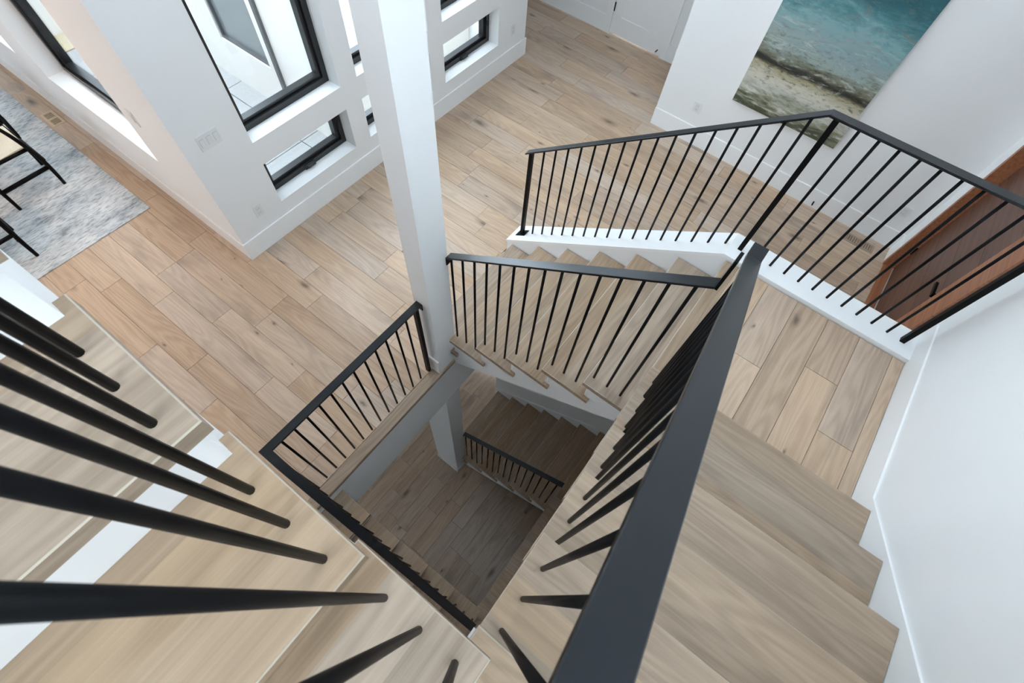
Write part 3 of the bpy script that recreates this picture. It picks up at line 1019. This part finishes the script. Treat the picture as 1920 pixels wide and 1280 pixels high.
for lv in (0, 1):
    dz = -STOREY * lv
    lab = ('black steel railing climbing the inner edge of the treads, its big flat handrail close below',
           'short black railing on the lower flight at the bottom of the well')[lv]
    R = empty('stair_railing', V(XA, 0.0, ZF + 7 * RISE + dz), lab, 'railing', 'black steel stair railings')
    ye = -0.0262 + 0.0061
    pts = [V(XA, 0.3452, zA_rail(0.3452) + dz), V(XA, -0.0139, zA_rail(-0.0139) + dz)]
    sweep_rail('handrail', pts, RH * S, RT * S, [(1, 0, 0), (1, 0, 0)], M['railblack'], R)
    pl = zA_rail(0.343) + dz
    box('mounting_plate', XA - RH, XA + RH, 0.343, 0.3449, pl - 0.020, pl - 0.003, mt, R)
    # balusters of A
    for k in range(2, 7):
        for j in range(3):
            y = YA0 - RUN * (k - 1) - 0.0085 - j * 0.02425
            bal(R, XA, y, ZF + k * RISE + dz, zA_rail(y) + dz - RT)
    if lv:
        continue
    # corner riser between the two hand rails
    zt_ = zB_rail(0.351) + dz
    za = zA_rail(-0.0145) + dz - RT
    box('corner_post', XA - RH, XA + RH, -0.0172, -0.0140, za, zt_ - RT - 0.0002, mt, R)
    xe_ = -0.0362
    pts = [V(0.3685, YB, zt_), V(0.351, YB, zt_), V(xe_, YB, zB_rail(xe_) + dz)]
    sweep_rail('handrail', pts, RH * S, RT * S, [(0, 1, 0)] * 3, M['railblack'], R)
    for k in range(8, 13):
        for j in range(3):
            x = XB0 - RUNB * (k - 8) - 0.0205 - j * 0.0245
            bal(R, x, YB, ZF + k * RISE + dz, zB_rail(x) + dz - RT)
    if lv == 0:
        pts = [V(XCr, YB - RH, zC_rail(YB) + dz), V(XCr, 0.33, zC_rail(0.33) + dz)]
        sweep_rail('handrail', pts, RH * S, RT * S, [(1, 0, 0)] * 2, M['railblack'], R)
        box('corner_post', XCr - 0.004, XCr + 0.004, YB - 0.004, YB + 0.003, zB_rail(xe_), zC_rail(YB) - RT - .0003, mt, R)
        for k in range(14, 19):
            for j in range(3):
                y = YC0 + RUN * (k - 14) + 0.0133 + j * 0.0238
                bal(R, XCr, y, ZF + k * RISE, zC_rail(y) - RT)

# railing around the main floor edge and down the first lower flight
R = empty('stair_railing', V(-0.043, 0.371, ZF), 'black steel railing guarding the main floor edge and turning down the lower flight', 'railing', 'black steel stair railings')
YR, XF = 0.371, -0.0428
ZR = -0.7335
sweep_rail('handrail', [V(0.2913, YR, ZR), V(XF - RH, YR, ZR)], RH * S, RT * S, [(0, 1, 0)] * 2, M['railblack'], R)


def zF_rail(y):
    return ZR if y > 0.340 else ZR - (0.340 - y) * (RISE / RUN)


sweep_rail('handrail', [V(XF, YR - RH, ZR), V(XF, 0.340, ZR), V(XF, -0.0245, zF_rail(-0.0245))], RH * S, RT * S, [(1, 0, 0)] * 3, M['railblack'], R)
box('newel_post', 0.2765, 0.2835, YR - 0.0045, YR + 0.0045, ZF + 0.0003, ZR - RT, mt, R)
box('mounting_plate', 0.2895, 0.2913, YR - RH, YR + RH, ZR - 0.018, ZR - RT, mt, R)
for i in range(12):
    bal(R, -0.0191 + i * 0.0249, YR, ZF + 0.0003, ZR - RT)
for y in (0.3675, 0.3444):
    bal(R, XF, y, ZF + 0.0003, ZR - RT)
for k in range(-1, -6, -1):
    for j in range(3):
        y = 0.3210 - (k + 1) * -RUN - j * 0.0238
        bal(R, XF, y, ZF + k * RISE, zF_rail(y) - RT)

# outer railing on the sloped ledge and along the landing
R = empty('stair_railing', V(0.676, 0.0, -0.6355), 'black steel railing standing on the white ledge in front of the entry door', 'railing', 'black steel stair railings')
XR = 0.676
ZO = -0.3765


def z_led(y):
    return -0.6355 if y < -0.005 else -0.6355 - (y + 0.005) * (0.313 / 0.445)


def zO_rail(y):
    return ZO if y < -0.012 else ZO - (y + 0.012) * (0.313 / 0.437)


sweep_rail('handrail', [V(XR, 0.424, zO_rail(0.424)), V(XR, -0.012, ZO), V(XR, YO - 0.0045, ZO)], RH * S, RT * S, [(1, 0, 0)] * 3, M['railblack'], R)
box('newel_post', XR - 0.0042, XR + 0.0042, 0.4090, 0.4165, z_led(0.413) - 0.001, zO_rail(0.413) - RT, mt, R)
prism('base_plate', [(0.400, z_led(0.400) + 0.0002), (0.425, z_led(0.425) + 0.0002), (0.425, z_led(0.425) + 0.0022), (0.400, z_led(0.400) + 0.0022)], 'x', XR - 0.010, XR + 0.010, mt, R)
box('newel_post', XR - 0.0042, XR + 0.0042, -0.0262, -0.0185, -0.6355, ZO - RT, mt, R)
box('newel_post', XR - 0.0042, XR + 0.0042, -0.3058, -0.2982, -0.6355, ZO - RT, mt, R)
for i in range(16):
    y = 0.0034 + 0.0254 * i
    if y < 0.40:
        bal(R, XR, y, z_led(y), zO_rail(y) - RT)
for i in range(9):
    y = -0.0772 - 0.0250 * i
    bal(R, XR, y, -0.6355, ZO - RT)
bal(R, XR, -0.0515, -0.6355, ZO - RT)

# ------------------------------------------------------------------ switches and outlets
def outlet(face, plane, a0, a1, z0, z1, label, kind='outlet'):
    w = empty('wall_' + kind, V(face, (a0 + a1) / 2, z0) if plane == 'x' else V((a0 + a1) / 2, face, z0), label, kind, 'white wall plates')
    t = 0.0020

    def bx(nm, a, b_, c, d, t0, t1, mt_, p):
        if plane == 'x':
            return box(nm, face - t1, face - t0, a, b_, c, d, mt_, p)
        return box(nm, a, b_, face - t1, face - t0, c, d, mt_, p)
    pl_ = bx('plate', a0, a1, z0, z1, 0.0, t, M['plate'], w)
    if kind == 'outlet':
        m_ = (a0 + a1) / 2
        h = (z1 - z0)
        for zc in (z0 + h * .32, z0 + h * .68):
            bx('socket_gap_shadow', m_ - .005, m_ + .005, zc - .0043, zc + .0043, t, t + .0001, M['gap_shadow'], w)
            so = bx('socket', m_ - .0045, m_ + .0045, zc - .0038, zc + .0038, t + .0001, t + .0004, M['plate'], w)
            bx('slot', m_ - .0022, m_ - .0016, zc - .0018, zc + .0014, t + .0004, t + .0006, M['slot'], so)
            bx('slot', m_ + .0016, m_ + .0022, zc - .0018, zc + .0014, t + .0004, t + .0006, M['slot'], so)
    else:
        n = 3 if (a1 - a0) > 0.03 else 1
        for i in range(n):
            c = a0 + (a1 - a0) * (i + .5) / n
            bx('rocker_gap_shadow', c - .0047, c + .0047, z0 + .0075, z1 - .0075, t, t + .0001, M['gap_shadow'], w)
            bx('rocker', c - .0041, c + .0041, z0 + .0081, z1 - .0081, t + .0001, t + .0012, M['plate'], w)


outlet(W1, 'y', 0.2955, 0.3165, -0.9065, -0.874, 'white outlet low on the window wall beside the first low window')
outlet(W1, 'y', 1.268, 1.290, -0.908, -0.874, 'white outlet at the hall end of the window wall')
outlet(XP, 'x', 0.275, 0.298, -0.906, -0.875, 'white outlet beside the lower corner of the painting')
outlet(XP, 'x', -0.327, -0.303, -0.906, -0.875, 'white outlet near the dark wood entry door')
outlet(W1, 'y', 0.268, 0.313, -0.699, -0.667, 'triple white light switch on the window wall', 'switch')
outlet(W2, 'x', 1.049, 1.068, -0.700, -0.667, 'single white light switch on the dining wall beside the window recess', 'switch')

# ------------------------------------------------------------------ floor vents
def vent(x0, x1, y0, y1, label, mat, hw0=0.0011):
    w = empty('floor_vent', V((x0 + x1) / 2, (y0 + y1) / 2, ZF), label, 'floor vent', 'floor vents')
    z0, z1 = ZF + 0.0001, ZF + 0.0009
    f = 0.006
    boxes('vent_frame', [(x0, x0 + f, y0, y1, z0, z1), (x1 - f, x1, y0, y1, z0, z1), (x0 + f, x1 - f, y0, y0 + f, z0, z1), (x0 + f, x1 - f, y1 - f, y1, z0, z1)], mat, w)
    box('vent_well', x0 + f, x1 - f, y0 + f, y1 - f, z0, z0 + 0.0002, M['slot'], w)
    n = 11
    for i in range(n):
        c = y0 + f + (y1 - y0 - 2 * f) * (i + .5) / n
        hw = hw0 if i != n // 2 else 0.003
        box('slat', x0 + f, x1 - f, c - hw, c + hw, z0 + 0.0002, z1, mat, w)


vent(0.183, 0.216, 1.668, 1.740, 'beige floor vent between the grey rug and the dining wall', M['palewood'])
vent(1.284, 1.319, -0.326, -0.245, 'oak floor vent in front of the entry door', M['tread_y'], 0.0023)

# ------------------------------------------------------------------ painting
pt = empty('painting', V(XP, 0.064, -0.821), 'large abstract painting of teal sky over a pale shore', 'painting')
pz0, pz1 = -0.821, -0.405
cen = (pz0 + pz1) / 2
M['paint'] = painting_mat((pz0 - cen) * S, (pz1 - cen) * S, (-0.700 - cen) * S)
box('canvas', XP - 0.0105, XP - 0.0005, -0.079, 0.206, pz0, pz1, M['canvas_edge'], pt)
box('painted_face', XP - 0.0110, XP - 0.0105, -0.079, 0.206, pz0, pz1, M['paint'], pt)

# ------------------------------------------------------------------ dining corner
tag(box('rug', -0.75, 0.176, 1.2225, 2.35, ZF + 0.0002, ZF + 0.003, M['rug'], bev=0.001), 'distressed blue grey rug under the dining chairs', 'rug')


def bez(p0, p1, p2, n=8):
    return [p0 * (1 - t) ** 2 + p1 * 2 * t * (1 - t) + p2 * t * t for t in [i / n for i in range(n + 1)]]


def make_chair(x, y, rot, label):
    """wishbone-like armchair: local +x is the back, seat towards -x; metres"""
    base_p = V(x, y, ZF + 0.0036)
    root = empty('dining_chair', base_p, label, 'chair', 'black dining chairs on the rug')
    Rm = Matrix.Rotation(rot, 3, 'Z')

    def T(p):
        return base_p + Rm @ Vector(p)

    def tube(name, pts, rad, mat, n=10):
        v, f = tube_geo([T(p) for p in pts], rad, n)
        return mesh_obj(name, v, f, mat, root, smooth=True)

    for s in (-1, 1):
        # rear leg sweeps up and forward into the arm height
        pts = bez(Vector((0.21, 0.187 * s, 0)), Vector((0.24, 0.20 * s, 0.38)), Vector((0.13, 0.235 * s, 0.70)), 10)
        tube('leg', pts, [0.015, 0.016, 0.017, 0.018, 0.019, 0.019, 0.018, 0.017, 0.016, 0.015, 0.014], M['black'])
        pts = [Vector((-0.21, 0.200 * s, 0)), Vector((-0.205, 0.205 * s, 0.22)), Vector((-0.20, 0.215 * s, 0.455))]
        tube('leg', pts, [0.014, 0.017, 0.018], M['black'])
        tube('stretcher', [Vector((0.222, 0.193 * s, 0.20)), Vector((-0.205, 0.205 * s, 0.20))], 0.019, M['black'])
        tube('seat_rail', [Vector((0.21, 0.20 * s, 0.415)), Vector((-0.20, 0.213 * s, 0.430))], 0.016, M['black'])
    tube('stretcher', [Vector((-0.207, -0.203, 0.27)), Vector((-0.207, 0.203, 0.27))], 0.017, M['black'])
    tube('stretcher', [Vector((0.222, -0.193, 0.27)), Vector((0.222, 0.193, 0.27))], 0.017, M['black'])
    # bent top rail with arms
    pts = bez(Vector((-0.02, -0.265, 0.695)), Vector((0.10, -0.262, 0.70)), Vector((0.19, -0.19, 0.72)), 6) + \
        bez(Vector((0.21, -0.14, 0.735)), Vector((0.275, 0, 0.76)), Vector((0.21, 0.14, 0.735)), 8) + \
        bez(Vector((0.19, 0.19, 0.72)), Vector((0.10, 0.262, 0.70)), Vector((-0.02, 0.265, 0.695)), 6)
    tube('back_rail', pts, 0.015, M['black'])
    v, f = tube_geo([T(p) for p in [Vector((0.225, 0, 0.42)), Vector((0.235, 0, 0.60))]], 0.014, 8)
    mesh_obj('back_splat', v, f, M['black'], root, smooth=True)
    for s in (-1, 1):
        tube('back_splat', [Vector((0.235, 0, 0.59)), Vector((0.238, 0.06 * s, 0.745))], 0.010, M['black'], 8)
    # woven seat, dished, with a pale front edge
    n = 8
    vs, fs = [], []
    for zoff in (0.0, -0.035):
        for i in range(n + 1):
            for j in range(n + 1):
                u, w = i / n * 2 - 1, j / n * 2 - 1
                hw = 0.205 - 0.012 * u
                z = 0.455 - 0.018 * (1 - u * u) * (1 - w * w) - 0.010 * max(0, abs(u) ** 8) - 0.010 * max(0, abs(w) ** 8)
                vs.append(T((u * 0.205, w * hw, z + zoff)))
    q = (n + 1) ** 2
    for i in range(n):
        for j in range(n):
            a = i * (n + 1) + j
            fs.append((a, a + n + 1, a + n + 2, a + 1))
            fs.append((q + a, q + a + 1, q + a + n + 2, q + a + n + 1))
    ring = [i * (n + 1) for i in range(n)] + [n * (n + 1) + j for j in range(n)] + [(n - i) * (n + 1) + n for i in range(n)] + [n - j for j in range(n)]
    for k in range(len(ring)):
        a, b_ = ring[k], ring[(k + 1) % len(ring)]
        fs.append((b_, a, a + q, b_ + q))
    so = mesh_obj('seat', vs, fs, M['seat'], root)
    fix_normals(so)
    return root


make_chair(0.030, 1.503, 0.0, 'black framed dining chair with woven cream seat closest to the rug corner by the vent')
make_chair(0.044, 1.738, 0.0, 'black dining chair further along the rug, next to the floor vent')
make_chair(-0.128, 1.343, -math.pi / 2, 'black dining chair whose leg stands closest to the close oak treads')

# unseen pendant lamp added to warm the light on the dining side
px_, py_, pz_ = -0.30, 1.20, -0.42
pe_ = empty('fill_pendant', V(px_, py_, -0.205), 'added unseen warm globe pendant lamp over the dining side', 'lamp')
rod('cord', V(px_, py_, pz_ + 0.030), V(px_, py_, -0.2065), 0.006, M['black'], pe_)
rod('canopy', V(px_, py_, -0.2065), V(px_, py_, -0.2002), 0.06, M['black'], pe_, 20)
rod('cap', V(px_, py_, pz_ + 0.024), V(px_, py_, pz_ + 0.034), 0.035, M['black'], pe_, 16, 0.02)
gv, gf = tube_geo([V(px_, py_, pz_) + Vector((0, 0, 0.11 * math.cos(math.pi * (0.03 + 0.94 * i / 12)))) for i in range(13)], [0.11 * math.sin(math.pi * (0.03 + 0.94 * i / 12)) for i in range(13)], 20)
M['globe'] = plain('warm_globe_glass', (0.9, 0.8, 0.65), 0.3)
_b = M['globe'].node_tree.nodes['Principled BSDF']
_b.inputs['Emission Color'].default_value = (1.0, 0.62, 0.36, 1)
_b.inputs['Emission Strength'].default_value = 46.0
gl_ = mesh_obj('globe', gv, gf, M['globe'], pe_, smooth=True)
fix_normals(gl_)

# ------------------------------------------------------------------ outside the windows
pat = empty('patio', V(0.9, 1.6, -1.03), 'grey concrete patio slabs outside the windows', 'patio', kind='structure')
xs_ = [0.2972, 0.44, 0.60, 0.76, 0.92, 1.08, 1.24, 1.308]
ys_ = [0.9645, 1.15, 1.49, 1.83, 1.99]
for i in range(len(xs_) - 1):
    for j in range(len(ys_) - 1):
        box('slab', xs_[i] + .001, xs_[i + 1] - .001, ys_[j] + .001, ys_[j + 1] - .001, -1.06, -1.02, M['concrete'], pat, 0.001)
tag(box('gravel_bed', 0.2972, 1.6, 1.991, 2.09, -1.06, -1.018, M['gravel']), 'tan gravel strip beyond the patio slabs', 'gravel', kind='stuff')
tag(box('wall_garden', 0.2972, 0.6595, 2.091, 2.13, -1.06, -0.55, M['stucco']), 'white garden wall beyond the gravel', 'wall', kind='structure')
tag(boxes('wall_outside', [(0.66, 0.70, 1.06, 1.281, -1.02, -0.30), (0.66, 0.70, 1.492, 1.985, -1.02, -0.30), (0.66, 0.70, 1.281, 1.492, -1.02, -0.888), (0.66, 0.70, 1.281, 1.492, -0.35, -0.30)], M['stucco']), 'white stucco wall seen through the tall window', 'wall', kind='structure')
ow = empty('window_11', V(0.66, 1.386, -0.888), 'dark framed window in the outside stucco wall', 'window', kind='structure')
sweep_frame('frame', (1.2815, 1.4915, -0.8875, -0.351), (1.288, 1.485, -0.880, -0.358), 0.664, 0.69, M['greymetal'], ow, 'x')
box('pane', 0.672, 0.675, 1.288, 1.485, -0.880, -0.358, M['darkglass'], ow)
tag(box('metal_post', 0.652, 0.6598, 1.2325, 1.2455, -1.02, -0.30, M['greymetal']), 'slim dark metal post on the outside stucco wall', 'post')
tag(box('wall_outside_back', 0.76, 1.305, 1.105, 1.16, -1.02, -0.915, M['cream']), 'low cream stucco wall outside the low windows', 'wall', kind='structure')
